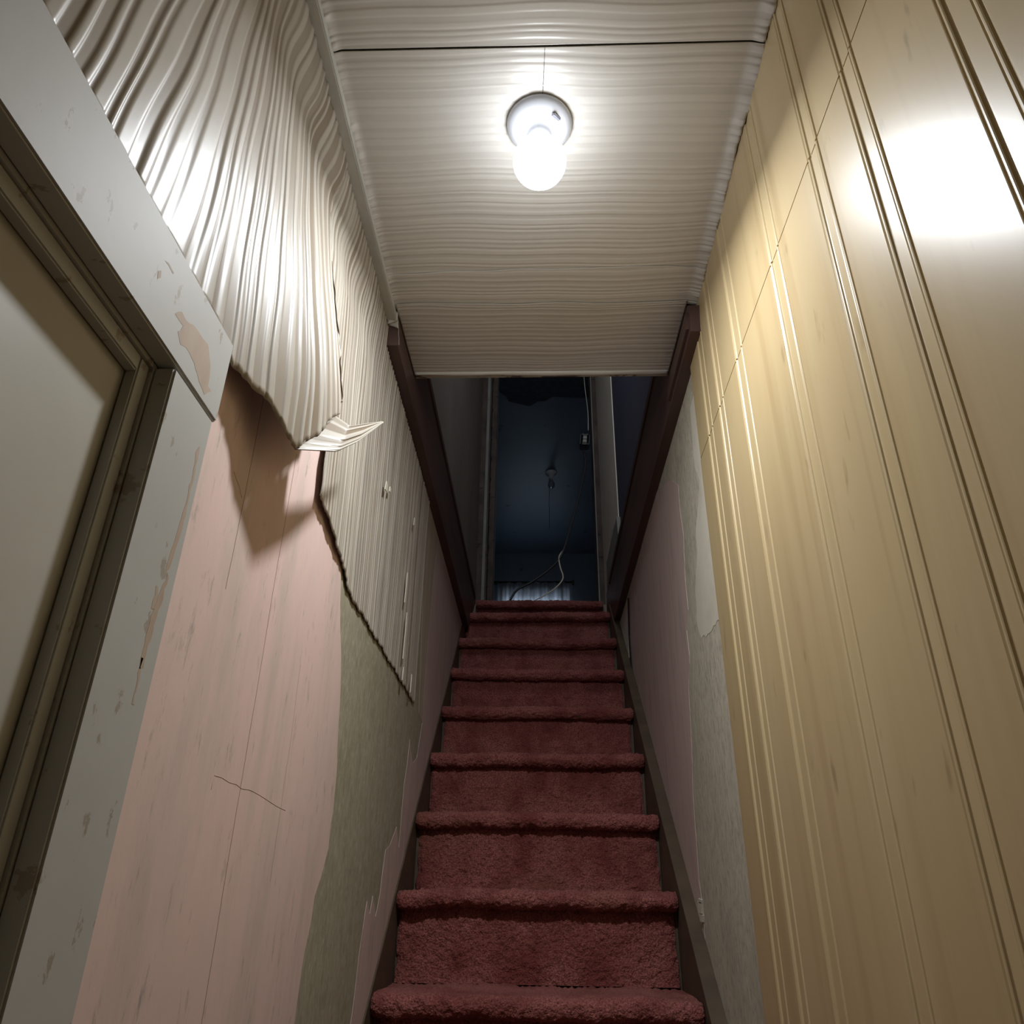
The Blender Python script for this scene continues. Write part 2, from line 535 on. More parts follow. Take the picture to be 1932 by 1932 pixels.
# painted layers of the right wall
p = wr((1266, 905), (1280, 915), (1283, 960), (1290, 1010), (1293, 1090), (1299, 1150), (1296, 1190), (1301, 1235), (1300, 1300), (1305, 1400), (1308, 1500), (1314, 1580), (1319, 1660),
       (1327, 1720), (1333, 1800), (1326, 1830), (1318, 1800), (1308, 1750), (1298, 1700), (1274, 1622), (1240, 1482), (1212, 1345), (1196, 1290), (1188, 1200), (1187, 1130), (1235, 930))
slab('pink_paint_layer', ragged([tuple(q) for q in p], 0.02, 0.0015), (-0.001, 0, 0), 'pink_faded', wall_right)
p = wr((1311, 735), (1318, 800), (1331, 900), (1343, 1000), (1360, 1165), (1347, 1180), (1338, 1195), (1324, 1205), (1316, 1180), (1312, 1110), (1316, 1040), (1313, 1000), (1318, 950),
       (1320, 905), (1311, 880), (1306, 820), (1302, 770))
slab('cream_paper_patch', ragged([tuple(q) for q in p], 0.015, 0.002, skip=(0, 1, 2, 3)), (-0.0006, 0, 0), 'cream_paper', wall_right)
p = wr((1170, 1178), (1186, 1130), (1187, 1200), (1190, 1270), (1182, 1235))
slab('cream_paper_patch', [tuple(q) for q in p], (-0.004, 0, 0), 'cream_paper', wall_right)
p = wr((1186, 1128), (1188.5, 1128), (1190, 1200), (1197, 1292), (1193, 1290), (1187.5, 1200))
slab('plaster_crack', [tuple(q) for q in p], (-0.0045, 0, 0), 'black', wall_right)
for (u, v, w, h) in ((1323, 1712, 4, 12), (1326, 1732, 3, 8), (1324, 1700, 3, 5)):
    slab('plaster_chip', [tuple(q) for q in wr((u - w, v - h), (u + w, v - h + 3), (u + w, v + h), (u - w + 2, v + h - 2))], (-0.005, 0, 0), 'cream_paper', wall_right)


# ------------------------------------------------------------------ ribbed plastic sheets on the left wall
def bulge(y, z):
    y = np.asarray(y, float); z = np.asarray(z, float)
    return 0.007 + 0.005 * sst(1.15 - z, 0.0, 0.5) + 0.046 * sst(1.0 - z, 0.0, 0.45) * sst(y, 0.58, 0.84)


def solve(u, v, dfun, extra=0.0):
    x = XL + 0.02
    for _ in range(40):
        q = onx(u, v, x)
        x = 0.5 * x + 0.5 * (XL + float(dfun(q[1], q[2])) + extra)
    return onx(u, v, x)


def warp(s, z):
    k = -0.09 + 0.19 * sst(s, 0.44, 0.60) - 0.10 * sst(s, 1.15, 1.7)
    w = k * (0.95 - z)
    w = w + 0.046 * sst(z, 0.98, 1.17) * sst(s, 0.42, 0.72) * (1 - 0.6 * sst(s, 1.0, 1.5))
    w = w - 0.010 * np.exp(-((z - 1.0) / 0.06) ** 2) * sst(s, 0.5, 0.8) * (1 - sst(s, 1.0, 1.4))
    w = w + 0.0016 * np.sin(17 * z + 31 * s) + 0.0010 * np.sin(37 * z - 55 * s + 1.0)
    return w


def sheet(name, s0, s1, ds, rows, zbot, ztop, dfun, amp, sedge_hi=None, sedge_lo=None, parent=None, prof=None):
    PH, PC = prof or (RIB_H, RIB_C)
    s = np.arange(s0, s1 + ds / 2, ds)
    t = np.linspace(0, 1, rows)
    S, T = np.meshgrid(s, t, indexing='ij')
    y = S.copy(); zb = zbot(S)
    for _ in range(8):
        y = S + warp(S, zb)
        zb = zbot(y)
    Zt = ztop(S)
    Z = zb + (Zt - zb) * T
    if sedge_hi is not None:
        S = np.minimum(S, sedge_hi(Z))
    if sedge_lo is not None:
        S = np.maximum(S, sedge_lo(Z))
    Y = S + warp(S, Z)
    H = np.interp(S, _S, PH); C = np.interp(S, _S, PC)
    X = XL + dfun(Y, Z) + amp * H
    P = np.stack([X, Y, Z], -1)
    return grid(name, P, 'sheet', parent, attr=C, thick=0.0012)


tipA = solve(556, 848, bulge)
q1 = solve(432, 692, bulge); q2 = solve(495, 746, bulge)
SEAM = 0.735


def zbotA(y):
    base = np.interp(y, [-1.2, q1[1] - 0.02, q1[1], q2[1], tipA[1], tipA[1] + 0.12, 1.6], [0.522, 0.522, q1[2], q2[2], tipA[2], tipA[2] + 0.135, 0.9])
    return base + 0.0025 * np.sin(90 * np.asarray(y)) * sst(y, 0.5, 0.6)


ztopA = lambda s: np.full_like(np.asarray(s, float), ZC - 0.0215)
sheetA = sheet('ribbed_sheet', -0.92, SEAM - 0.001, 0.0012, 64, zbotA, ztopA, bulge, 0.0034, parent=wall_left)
sheetA['label'] = 'cream ribbed plastic sheet above the door casing'


def edgeB(z):
    e = np.interp(z, [0.55, 0.66, 0.76, 0.86, 0.93, 1.2], [0.835, 0.885, 0.895, 0.885, 0.872, 0.872])
    return e + 0.0035 * np.sin(60 * z) * (z < 0.86) + 0.002 * np.sin(170 * z + 1)


bulgeB = lambda y, z: bulge(y, z) - 0.0035 + 0.002 * sst(y, SEAM, SEAM + 0.08)
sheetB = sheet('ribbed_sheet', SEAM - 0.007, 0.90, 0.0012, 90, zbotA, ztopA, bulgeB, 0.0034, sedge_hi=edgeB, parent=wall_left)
sheetB['label'] = 'cream ribbed plastic sheet with a peeling folded corner'


def dC(y, z):
    y = np.asarray(y, float); z = np.asarray(z, float)
    top = bulge(np.minimum(y, 0.9), np.maximum(z, 0.95))
    k = sst(z, 0.62, 0.88) * (1 - sst(y, 0.95, 1.4))
    return (0.0025 + 0.008 * (1 - sst(y, 1.05, 1.3))) * (1 - k) + k * (top - 0.005)


zbotC = lambda y: np.interp(y, [0.8, 0.995, 1.19, 1.25, 2.2, 2.4], [0.60, 0.545, 0.512, 0.488, 0.476, 0.476]) + 0.002 * np.sin(120 * np.asarray(y)) + 0.002 * np.sin(37 * np.asarray(y))
ztopC = lambda s: np.where(np.asarray(s) < 1.315, ZC - 0.0215, 1.104)
loC = lambda z: np.interp(z, [0.45, 0.54, 0.64, 0.85, 0.92, 1.2], [1.00, 0.955, 0.965, 0.858, 0.850, 0.850]) + 0.003 * np.sin(70 * z) * (z < 0.7)
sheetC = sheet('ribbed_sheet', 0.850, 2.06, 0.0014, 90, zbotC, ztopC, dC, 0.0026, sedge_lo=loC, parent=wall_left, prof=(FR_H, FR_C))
sheetC['label'] = 'cream ribbed plastic sheet ending at the dark fascia board'

# folded corner of the middle sheet
A = np.array(tipA); B = solve(634, 786, bulgeB, 0.003)
lo_ = [A, onx(638, 852, -0.259), onx(672, 836, -0.256), onx(723, 797, -0.256)]
hi_ = [B, onx(659, 804, -0.266), onx(690, 799, -0.260), onx(722, 795, -0.256)]
us = np.linspace(0, 1, 60)


def poly(pts, t):
    pts = np.array(pts); x = np.linspace(0, 1, len(pts))
    return np.stack([np.interp(t, x, pts[:, i]) for i in range(3)], -1)


vsn = np.linspace(0, 1, 41)
P = np.zeros((60, 41, 3)); C = np.zeros((60, 41))
lo_c = poly(lo_, vsn); hi_c = poly(hi_, vsn)
for i, u in enumerate(us):
    P[i] = lo_c * (1 - u) + hi_c * u
    hh = np.interp(0.20 + u * 0.105, _S, RIB_H)
    P[i, :, 0] += 0.0025 * (hh - 0.5) * np.sin(np.pi * np.clip(vsn, 0, 1))
    C[i] = np.interp(0.20 + u * 0.105, _S, RIB_C)
grid('folded_corner', P, 'sheet', sheetB, attr=C, thick=0.0012)
zz = np.linspace(0.655, 0.90, 60)
ee = edgeB(zz)
P = np.zeros((60, 4, 3))
lipw = 0.010 * np.clip(np.sin((zz - 0.655) / 0.245 * np.pi), 0, 1) * (0.75 + 0.25 * np.sin(75 * zz)) + 0.001
for j, t in enumerate((0.0, 0.4, 0.8, 1.0)):
    sj = ee - 0.002 + lipw * t
    yj = sj + warp(sj, zz)
    P[:, j] = np.stack([XL + bulgeB(yj, zz) + 0.0035 - 0.010 * t ** 2, yj, zz], -1)
grid('torn_edge', P, 'sheet', sheetB, attr=np.full((60, 4), 0.25), thick=0.001)
# glue and paper scraps left on the far sheet
for (u, v, w, h) in ((728, 918, 3, 10), (735, 924, 2, 6), (781, 985, 2, 10), (766, 1110, 3, 34), (764, 1200, 3, 50), (760, 1272, 3, 14), (775, 1290, 2, 20)):
    q = onx(u, v, XL + 0.013)
    sy = w * 0.0035; sz = h * 0.0012
    slab('paper_scrap', [(q[0], q[1] - sy, q[2] - sz), (q[0], q[1] + sy * 0.6, q[2] - sz * 0.8), (q[0], q[1] + sy, q[2] + sz * 0.7), (q[0], q[1] - sy * 0.3, q[2] + sz)], (0.002, 0, 0), 'cream_paper', sheetC)


# ------------------------------------------------------------------ honey panelling on the right wall
PAIRS = [1.322, 1.288, 1.220, 1.190, 1.078, 1.043, 0.851, 0.818, 0.672, 0.645, 0.557, 0.529, 0.395, 0.362, 0.20, 0.167, 0.06, 0.027, -0.16, -0.193, -0.35, -0.383, -0.52, -0.553, -0.70, -0.733]
ys = [YB, 1.385, 1.376, 1.412]
for g in PAIRS:
    ys += list(g + np.array([-0.0075, -0.006, -0.0045, -0.0032, -0.002, -0.0008, 0.0008, 0.002, 0.0032, 0.0045, 0.006, 0.0075]))
ys += list(np.arange(YB, 1.412, 0.05))
ys = np.unique(np.round(np.clip(ys, YB, 1.412), 5))


def groove(y):
    h = np.zeros_like(y); c = np.zeros_like(y)
    for g in PAIRS:
        d = (y - g)
        # two fine V cuts with a rounded bead between
        h -= 0.0020 * np.exp(-((np.abs(d) - 0.0036) / 0.0011) ** 2)
        h += 0.0006 * np.exp(-(d / 0.0016) ** 2)
        c += 0.8 * np.exp(-(d / 0.0045) ** 2)
    for a, b in zip(PAIRS[0::2], PAIRS[1::2]):
        inside = (y < a - 0.004) & (y > b + 0.004)
        h[inside] -= 0.0012
        c[inside] += 0.30
    return h, np.clip(c, 0, 1)


gh, gc = groove(ys)
xface = XR - 0.0065
wall_panel_meshes = []
for nm, za, zb, lab in (('panel_sheet', Z0, 0.8525, 'lower honey coloured grooved panel sheet'), ('panel_sheet', 0.8565, ZC - 0.004, 'upper honey coloured grooved panel sheet')):
    zz = np.linspace(za, zb, 24)
    Pg = np.zeros((len(ys), len(zz) + 2, 3)); Ag = np.zeros((len(ys), len(zz) + 2))
    for i, (y, h, c) in enumerate(zip(ys, gh, gc)):
        off = 0.0006 if za > 0 else 0.0
        for j in range(len(zz) + 2):
            z = zz[min(max(j - 1, 0), len(zz) - 1)]
            x = xface - h + off if 0 < j < len(zz) + 1 else XR - 0.0003
            yy = y
            if i == len(ys) - 1:      # slightly crooked free edge
                yy = y + 0.016 * (0.9 - z) / 2.0
            Pg[i, j] = (x, yy, z); Ag[i, j] = c
    Pg = np.concatenate([Pg, Pg[-1:] * 1.0], 0); Pg[-1, :, 0] = XR - 0.0003
    Ag = np.concatenate([Ag, Ag[-1:]], 0)
    o = grid(nm, Pg, 'honey', wall_right, attr=Ag, smooth=False)
    o['label'] = lab

# ------------------------------------------------------------------ ceiling sheets (ribs run across the stairs)
def ceiling_sheet(y0, y1, x0, x1, zfun, curlL=True, curlR=True, seed=1, wob=0.0):
    yy = np.arange(y0, y1 + 0.0006, 0.0012)
    yy[-1] = y1
    tx = np.unique(np.concatenate([np.linspace(x0, x1, 44), x0 + np.linspace(0, 0.03, 9), x1 - np.linspace(0, 0.03, 9)]))
    Yg, Xg = np.meshgrid(yy, tx, indexing='ij')
    Hh = np.interp(Yg + 0.0035 * np.sin(9 * Xg + 3 * Yg) + 0.002 * np.sin(23 * Xg + 11 * Yg), _S, CR_H)
    Cc = np.interp(Yg + 0.0035 * np.sin(9 * Xg + 3 * Yg) + 0.002 * np.sin(23 * Xg + 11 * Yg), _S, CR_C)
    Zg = zfun(Yg) - 0.0010 * Hh + 0.0012 * np.sin(5 * Yg + 4 * Xg)
    if wob:
        wx = np.interp(tx, np.linspace(x0, x1, 80), smooth1(80, 5, seed + 90))[None, :]
        Yg = Yg + wob * wx * (1 - sst(Yg - y0, 0, 0.03))
    sc = smooth1(len(yy), 5, seed)[:, None]; sc2 = smooth1(len(yy), 14, seed + 50)[:, None]
    if curlL:
        k = sst(x0 + 0.024 - Xg, 0, 0.024)
        Zg = Zg - k * (0.006 + 0.0015 * sc + 0.003 * Hh); Xg = Xg - k * 0.003 * sc2
    if curlR:
        k = sst(Xg - (x1 - 0.026), 0, 0.026)
        Zg = Zg - k * (0.006 + 0.001 * sc + 0.003 * Hh); Xg = Xg + k * 0.002 * sc2
    return grid('ceiling_sheet', np.stack([Xg, Yg, Zg], -1), 'ceiling_sheet', ceiling, attr=Cc, thick=0.001)


flat = lambda y: np.full_like(y, ZC)
ceiling_sheet(YB + 0.002, 0.7135, XL + 0.016, XR - 0.004, flat, seed=1)
ceiling_sheet(0.7165, 1.200, XL + 0.016, XR - 0.004, flat, seed=4)
ceiling_sheet(1.180, 1.290, XL + 0.014, XR - 0.004, lambda y: flat(y) - 0.0026 + 0.02 * (y - 1.18), seed=6, wob=0.003)
ceiling_sheet(1.275, 1.542, XL + 0.0278, XR - 0.0275, lambda y: flat(y) - 0.0045 + 0.055 * (y - 1.275), curlL=False, curlR=False, seed=5, wob=0.003)
slab('panel_joint', [(0.0112, 0.7168, ZC - 0.0016), (0.0120, 0.7168, ZC - 0.0016), (0.0086, 0.800, ZC - 0.0016), (0.0076, 0.800, ZC - 0.0016)], (0, 0, -0.0005), 'rough_stud', ceiling)
# batten covering the left corner of wall and ceiling
trim_1 = struct(box('trim_1', (XL + 0.0003, XL + 0.025, YB + 0.001, 1.325, ZC - 0.022, ZC - 0.0005), 'trim_white', bevel=0.002))
# curled end of the batten cover
P = np.array([[(XL + 0.006 + 0.022 * a, 1.30 + 0.05 * b, ZC - 0.004 - 0.055 * b - 0.012 * math.sin(9 * b) * (1 - a) + 0.004 * math.sin(26 * b)) for b in np.linspace(0, 1, 24)] for a in np.linspace(0, 1, 8)])
grid('curled_end', P, 'trim_white', trim_1, thick=0.0015)
# header at the end of the ceiling
header = struct(boxes('trim_2', [(XL + 0.028, XR - 0.028, 1.5435, 1.5625, ZC + 0.009, ZF - 0.006)], 'header', bevel=0.002))
Hn = 90
xs = np.linspace(XL + 0.03, XR - 0.03, Hn)
w1 = smooth1(Hn, 4, 77); w2 = smooth1(Hn, 8, 78)
P = np.zeros((Hn, 4, 3))
for i, x in enumerate(xs):
    fr = i / (Hn - 1)
    P[i] = [(x, 1.536, ZC + 0.0095), (x, 1.5405, ZC + 0.0085 - 0.0008 * abs(w2[i])), (x, 1.5440 + 0.0012 * w1[i] + 0.004 * fr, ZC + 0.0070 - 0.0008 * w2[i]), (x, 1.5455 + 0.0016 * w1[i] + 0.006 * fr, ZC + 0.0082)]
grid('paper_edge', P, 'ceiling_sheet', header, attr=np.full((Hn, 4), 0.9), thick=0.001)

# ------------------------------------------------------------------ dark fascia boards of the upper floor
fz0 = 1.098
trim_3 = struct(slab('trim_3', [(XL, 1.335, 1.110), (XL, 1.318, ZC - 0.006), (XL, 1.40, ZC - 0.002), (XL, 1.54, ZC + 0.004), (XL, 1.57, 1.20), (XL, 1.57, ZF + 0.008), (XL, 3.50, ZF + 0.008), (XL, 3.52, 1.30), (XL, 3.25, fz0)], (0.0275, 0, 0), 'dark_wood'))
slab('board_lip', [(XL + 0.0275, 1.63, ZF - 0.012), (XL + 0.0275, 3.50, ZF - 0.012), (XL + 0.0275, 3.50, ZF + 0.010), (XL + 0.0275, 1.63, ZF + 0.010)], (0.004, 0, 0), 'dark_wood', trim_3)
trim_4 = struct(slab('trim_4', [(XR, 1.285, 1.098), (XR, 1.268, ZC - 0.025), (XR, 1.29, ZC - 0.006), (XR, 1.54, ZC + 0.004), (XR, 1.57, 1.20), (XR, 1.57, ZF + 0.008), (XR, 3.48, ZF + 0.008), (XR, 3.50, 1.25), (XR, 3.23, 1.105)], (-0.027, 0, 0), 'dark_wood'))
slab('lower_board', [(XR - 0.027, 1.295, 1.112), (XR - 0.027, 1.285, ZC - 0.030), (XR - 0.027, 1.56, ZC - 0.030), (XR - 0.027, 1.56, 1.112)], (-0.007, 0, 0), 'dark_wood', trim_4)
slab('board_lip', [(XR - 0.027, 1.63, ZF - 0.012), (XR - 0.027, 3.30, ZF - 0.012), (XR - 0.027, 3.30, ZF + 0.010), (XR - 0.027, 1.63, ZF + 0.010)], (-0.004, 0, 0), 'dark_wood', trim_4)

# ------------------------------------------------------------------ stairs
stairs = thing('staircase', 'steep narrow staircase carpeted in worn red pile between the walls', 'staircase', (0, 0.2, Z0))
SX0, SX1 = -0.338, 0.320
first, last = -5, 8


def step_yz(k):
    return 1.993 + RUN * (k - 2), 0.020 + RISE * (k - 2)


def fuzz(P, amp, seed):
    """pile: push every vertex about by lumpy noise"""
    n, m = P.shape[:2]
    r = np.random.default_rng(seed)
    a = r.normal(0, 1, (n + 2, m + 2))
    s = (a[:-2, 1:-1] + a[2:, 1:-1] + a[1:-1, :-2] + a[1:-1, 2:] + 2 * a[1:-1, 1:-1]) / 2.8
    b = r.normal(0, 1, (n // 8 + 3, m // 8 + 3))
    ii = np.linspace(0, n // 8 + 1.9, n); jj = np.linspace(0, m // 8 + 1.9, m)
    i0 = ii.astype(int); j0 = jj.astype(int); fi = (ii - i0)[:, None]; fj = (jj - j0)[None, :]
    fi = fi * fi * (3 - 2 * fi); fj = fj * fj * (3 - 2 * fj)
    L = (b[i0][:, j0] * (1 - fi) + b[i0 + 1][:, j0] * fi) * (1 - fj) + (b[i0][:, j0 + 1] * (1 - fi) + b[i0 + 1][:, j0 + 1] * fi) * fj
    return amp * (0.75 * s + 0.8 * L)


def carpet_tread(k, y, z, depth, x0, x1, ds):
    """rolled nosing and the flat tread behind it as one pile surface"""
    rr = 0.021
    prof = [(y + 0.040, z - 0.030, 0, -1), (y + 0.028, z - 0.033, 0, -1)]
    for a in np.linspace(-100, 90, 22):
        ca, sa = math.cos(math.radians(a)), math.sin(math.radians(a))
        prof.append((y + rr - rr * ca * 1.0, z - 0.012 + 0.0205 * sa, -ca, sa))
    for t in np.linspace(0.03, 1, 14):
        prof.append((y + rr + t * (depth - rr), z + 0.0085, 0, 1))
    xs = np.arange(x0, x1 + ds / 2, ds)
    n, m = len(xs), len(prof)
    P = np.zeros((n, m, 3))
    pr = np.array(prof)
    wob = smooth1(n, max(2, int(0.05 / ds)), 300 + k) * 0.0014
    P[:, :, 0] = xs[:, None]
    P[:, :, 1] = pr[None, :, 0]
    P[:, :, 2] = pr[None, :, 1] + wob[:, None]
    f = fuzz(P, 0.0017, 500 + k)
    P[:, :, 1] += pr[None, :, 2] * f
    P[:, :, 2] += pr[None, :, 3] * f
    # rounded ends
    e = np.minimum(np.minimum(xs - x0, x1 - xs) / 0.010, 1.0)
    e = np.sqrt(np.clip(1 - (1 - e) ** 2, 0.05, 1))
    cy, cz = y + 0.03, z - 0.012
    P[:, :24, 1] = cy + (P[:, :24, 1] - cy) * (0.75 + 0.25 * e[:, None])
    P[:, :24, 2] = cz + (P[:, :24, 2] - cz) * (0.70 + 0.30 * e[:, None])
    return grid('tread', P, 'carpet', stairs)


def carpet_riser(k, y, z0, z1, x0, x1, ds):
    xs = np.arange(x0, x1 + ds / 2, ds); zs = np.linspace(z0, z1, max(4, int((z1 - z0) / ds)))
    X, Z = np.meshgrid(xs, zs, indexing='ij')
    P = np.stack([X, np.full_like(X, y), Z], -1)
    f = fuzz(P, 0.0018, 700 + k)
    e = np.minimum(np.minimum(X - x0, x1 - X) / 0.012, 1.0)
    lean = 0.010 * (1 - (Z - z0) / (z1 - z0)) ** 3         # pile sweeps out on to the tread below
    P[:, :, 1] += -f - 0.006 * e - lean
    P[:, :, 0] += smooth1(len(zs), 3, 900 + k)[None, :] * 0.0012 * ((X < x0 + 0.01) | (X > x1 - 0.01))
    return grid('riser', P, 'carpet', stairs)


for k in range(first, last + 1):
    y, z = step_yz(k)
    near = 0.0032 if 0 <= k <= 4 else (0.005 if k > 4 else 0.012)
    if k == 8:
        y, z = 3.292, 1.178
    zb = (Z0 if k == first else step_yz(k - 1)[1] + 0.008)
    zt = z - 0.028
    dep = RUN + 0.05 if k < last else 0.30
    carpet_tread(k, y, z, dep, SX0, SX1 + 0.001, near)
    carpet_riser(k, y + 0.046, zb, zt, SX0 + 0.004 + 0.003 * (k % 2), SX1 - 0.004, near)
# landing edge
carpet_tread(9, 3.553, ZF, 0.28, SX0 + 0.024, SX1 - 0.004, 0.005)
carpet_riser(9, 3.600, 1.178, ZF - 0.028, SX0 + 0.024, SX1 - 0.004, 0.005)
# timber carcass: boards under the carpet
car = []; risers = []
for k in range(first, last + 1):
    y, z = step_yz(k)
    if k == 8:
        y, z = 3.292, 1.178
    yn = step_yz(k + 1)[0] + 0.05 if k < last else 3.62
    car.append((XL + 0.005, SX1, y + 0.012, yn, z - 0.026, z - 0.001))
    risers.append((XL + 0.005, XR - 0.0315, y + 0.050, y + 0.068, (Z0 + 0.002 if k == first else step_yz(k - 1)[1] - 0.0005), z - 0.0265))
for c in car:
    box('tread_board', c, 'stringer', stairs)
for c in risers:
    box('riser_board', c, 'stringer', stairs)


def stringer(x0, x1, up_, down, nm='stringer'):
    ya, za = step_yz(first - 0.6); yb, zb = 3.40, step_yz(last)[1] + 0.10
    yb, zb = step_yz(last + 0.25)
    pts = [(x0, ya, max(za + up_, Z0 + 0.1)), (x0, yb, zb + up_), (x0, yb + 0.2, zb + up_), (x0, yb + 0.2, zb - down), (x0, ya + 0.55, Z0 + 0.001), (x0, ya, Z0 + 0.001)]
    return slab(nm, pts, (x1 - x0, 0, 0), 'stringer', stairs)


stringer(XR - 0.031, XR - 0.0008, 0.012, 0.30)
stringer(XL + 0.0008, XL + 0.0045, -0.02, 0.30)

# ------------------------------------------------------------------ door beside the viewer
CX = XL + 0.020                                    # face of the casing
door = struct(boxes('door_1', [(XL - 0.055, XL - 0.014, DY0 + 0.012, DY1 - 0.012, Z0 + 0.01, DZ - 0.012)], 'door', bevel=0.002))
for zz0, zz1 in ((-1.30, -0.62), (-0.50, 0.28)):
    boxes('door_panel', [(XL - 0.016, XL - 0.010, DY0 + 0.13, DY1 - 0.13, zz0, zz1)], 'door', door, bevel=0.004)
boxes('door_stop', [(XL - 0.0135, XL - 0.002, DY1 - 0.022, DY1 - 0.006, Z0 + 0.01, DZ - 0.006), (XL - 0.0135, XL - 0.002, DY0 + 0.006, DY1 - 0.022, DZ - 0.022, DZ - 0.006)], 'casing', door, bevel=0.0015)
boxes('jamb', [(XL - 0.10, XL + 0.001, DY1 - 0.0065, DY1 - 0.0005, Z0 + 0.003, DZ - 0.001), (XL - 0.10, XL + 0.001, DY0 + 0.0005, DY0 + 0.0065, Z0 + 0.003, DZ - 0.001), (XL - 0.10, XL + 0.001, DY0 + 0.007, DY1 - 0.007, DZ - 0.0065, DZ - 0.0005)], 'casing', door)
cas = boxes('casing', [(XL + 0.0005, CX, DY1 - 0.004, DY1 + 0.082, Z0 + 0.002, DZ - 0.004)], 'casing', door, bevel=0.002)
boxes('casing', [(XL + 0.0005, CX, DY0 - 0.075, DY0 + 0.004, Z0 + 0.002, DZ - 0.004)], 'casing', door, bevel=0.002)
head = boxes('head_casing', [(XL + 0.0005, CX + 0.001, DY0 - 0.085, DY1 + 0.088, DZ - 0.002, DZ + 0.096)], 'casing', door, bevel=0.002)


def chip(parent, pts, x=CX + 0.0009):
    slab('bare_patch', ragged([tuple(onx(u, v, x)) for u, v in pts], 0.006, 0.0009), (0.00025, 0, 0), 'bare_wood', parent)


chip(head, [(330, 592), (343, 588), (350, 603), (372, 622), (392, 650), (397, 690), (392, 728), (398, 738), (385, 745), (375, 720), (366, 685), (350, 655), (340, 650), (335, 625), (345, 615)])
chip(head, [(298, 512), (304, 510), (303, 524), (297, 526)])
chip(head, [(311, 492), (318, 496), (328, 515), (326, 517)])
chip(cas, [(373, 845), (377, 842), (368, 890), (352, 960), (340, 1010), (318, 1075), (312, 1078), (335, 1000), (355, 930)], CX - 0.0001)
chip(cas, [(294, 1105), (298, 1106), (290, 1150), (285, 1148)], CX - 0.0001)
chip(cas, [(316, 1080), (318, 1090), (290, 1180), (270, 1260), (262, 1262), (285, 1160)], CX - 0.0001)
chip(cas, [(266, 1240), (270, 1242), (252, 1330), (248, 1328)], CX - 0.0001)

# ------------------------------------------------------------------ ceiling lamp with the lit bulb
LX, LY = 0.003, 0.846
lamp = thing('ceiling_light', 'round white porcelain lampholder with a glowing bare bulb on the ribbed ceiling', 'ceiling light', (LX, LY, ZC))
zc = ZC - 0.003
lathe('lampholder', [(0.0, 0.0), (0.0545, 0.0), (0.0555, -0.004), (0.0545, -0.008), (0.051, -0.013), (0.044, -0.018), (0.034, -0.022), (0.026, -0.0235), (0.021, -0.026), (0.0195, -0.032), (0.019, -0.041), (0.0165, -0.0425), (0.0, -0.0425)], 'porcelain', lamp, (LX, LY, zc), 64)
bulb_z = ZC - 0.045
lathe('bulb_base', [(0.0, 0.0), (0.0135, 0.0), (0.0135, -0.010), (0.016, -0.016), (0.021, -0.026), (0.0, -0.026)], 'porcelain', lamp, (LX, LY, bulb_z), 32)
prof = [(0.0205, -0.022), (0.028, -0.027), (0.036, -0.034)]
for a in np.linspace(25, -90, 16):
    prof.append((0.0435 * math.cos(math.radians(a)), -0.053 + 0.0435 * math.sin(math.radians(a))))
lathe('bulb', prof, 'bulb', lamp, (LX, LY, bulb_z), 40)
# keyhole slot of the lampholder
qs = onz(1049, 213, ZC - 0.014)
sl = box('mounting_slot', (-0.0035, 0.0035, -0.010, 0.010, -0.002, 0.002), 'slot', None, bevel=0.0015)
sl.matrix_world = Matrix.Translation((qs[0], qs[1], ZC - 0.0242)) @ Matrix.Rotation(math.radians(-38), 4, 'Z') @ Matrix.Rotation(math.radians(12), 4, 'X')
bpy.context.view_layer.update()
mw = sl.matrix_world.copy(); sl.parent = lamp; sl.matrix_parent_inverse = lamp.matrix_world.inverted(); sl.matrix_world = mw
# LED chips behind the dome throw most light downwards
ld = bpy.data.lights.new('bulb_light', 'AREA')
ld.shape = 'DISK'; ld.size = 0.06; ld.energy = BULB_POWER; ld.color = LED
lo = bpy.data.objects.new('bulb_light', ld); COL.objects.link(lo)
lo.location = (LX, LY + 0.012, bulb_z - 0.0985)
lo.rotation_euler = (math.radians(15), 0, 0)
lo.parent = lamp; lo.matrix_parent_inverse = lamp.matrix_world.inverted()

# ------------------------------------------------------------------ upstairs
YW = 7.60; ZU = 3.40
landing = struct(boxes('floor_upstairs', [(XL - 0.1, XR + 0.1, 3.60, 4.0, ZF - 0.25, ZF - 0.002), (-1.7, 1.7, 4.0, YW + 0.1, ZF - 0.25, ZF - 0.002)], 'lower_floor'))
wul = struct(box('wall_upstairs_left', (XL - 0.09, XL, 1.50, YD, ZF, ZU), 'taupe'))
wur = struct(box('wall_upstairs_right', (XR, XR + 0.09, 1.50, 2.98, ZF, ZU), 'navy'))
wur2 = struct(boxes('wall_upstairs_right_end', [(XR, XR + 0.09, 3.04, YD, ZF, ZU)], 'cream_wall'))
jr = struct(boxes('trim_5', [(XR + 0.004, XR + 0.09, 2.98, 3.04, ZF, ZU)], 'navy'))
HZ0, HZ1, HX = 2.05, 3.05, 0.25  # opening cut for the added, unseen window
wub = struct(boxes('wall_upstairs_back', [(XL, XR, 1.50, 1.558, ZF, HZ0), (XL, XR, 1.50, 1.558, HZ1, ZU), (XL, -HX, 1.50, 1.558, HZ0, HZ1), (HX, XR, 1.50, 1.558, HZ0, HZ1)], 'taupe'))
added_win = struct(boxes('added_window', [(-HX, -HX + 0.03, 1.51, 1.55, HZ0, HZ1), (HX - 0.03, HX, 1.51, 1.55, HZ0, HZ1), (-HX + 0.03, HX - 0.03, 1.51, 1.55, HZ0, HZ0 + 0.03), (-HX + 0.03, HX - 0.03, 1.51, 1.55, HZ1 - 0.03, HZ1)], 'trim_white'))  # invented window out of view, lets the hall fill lamp in
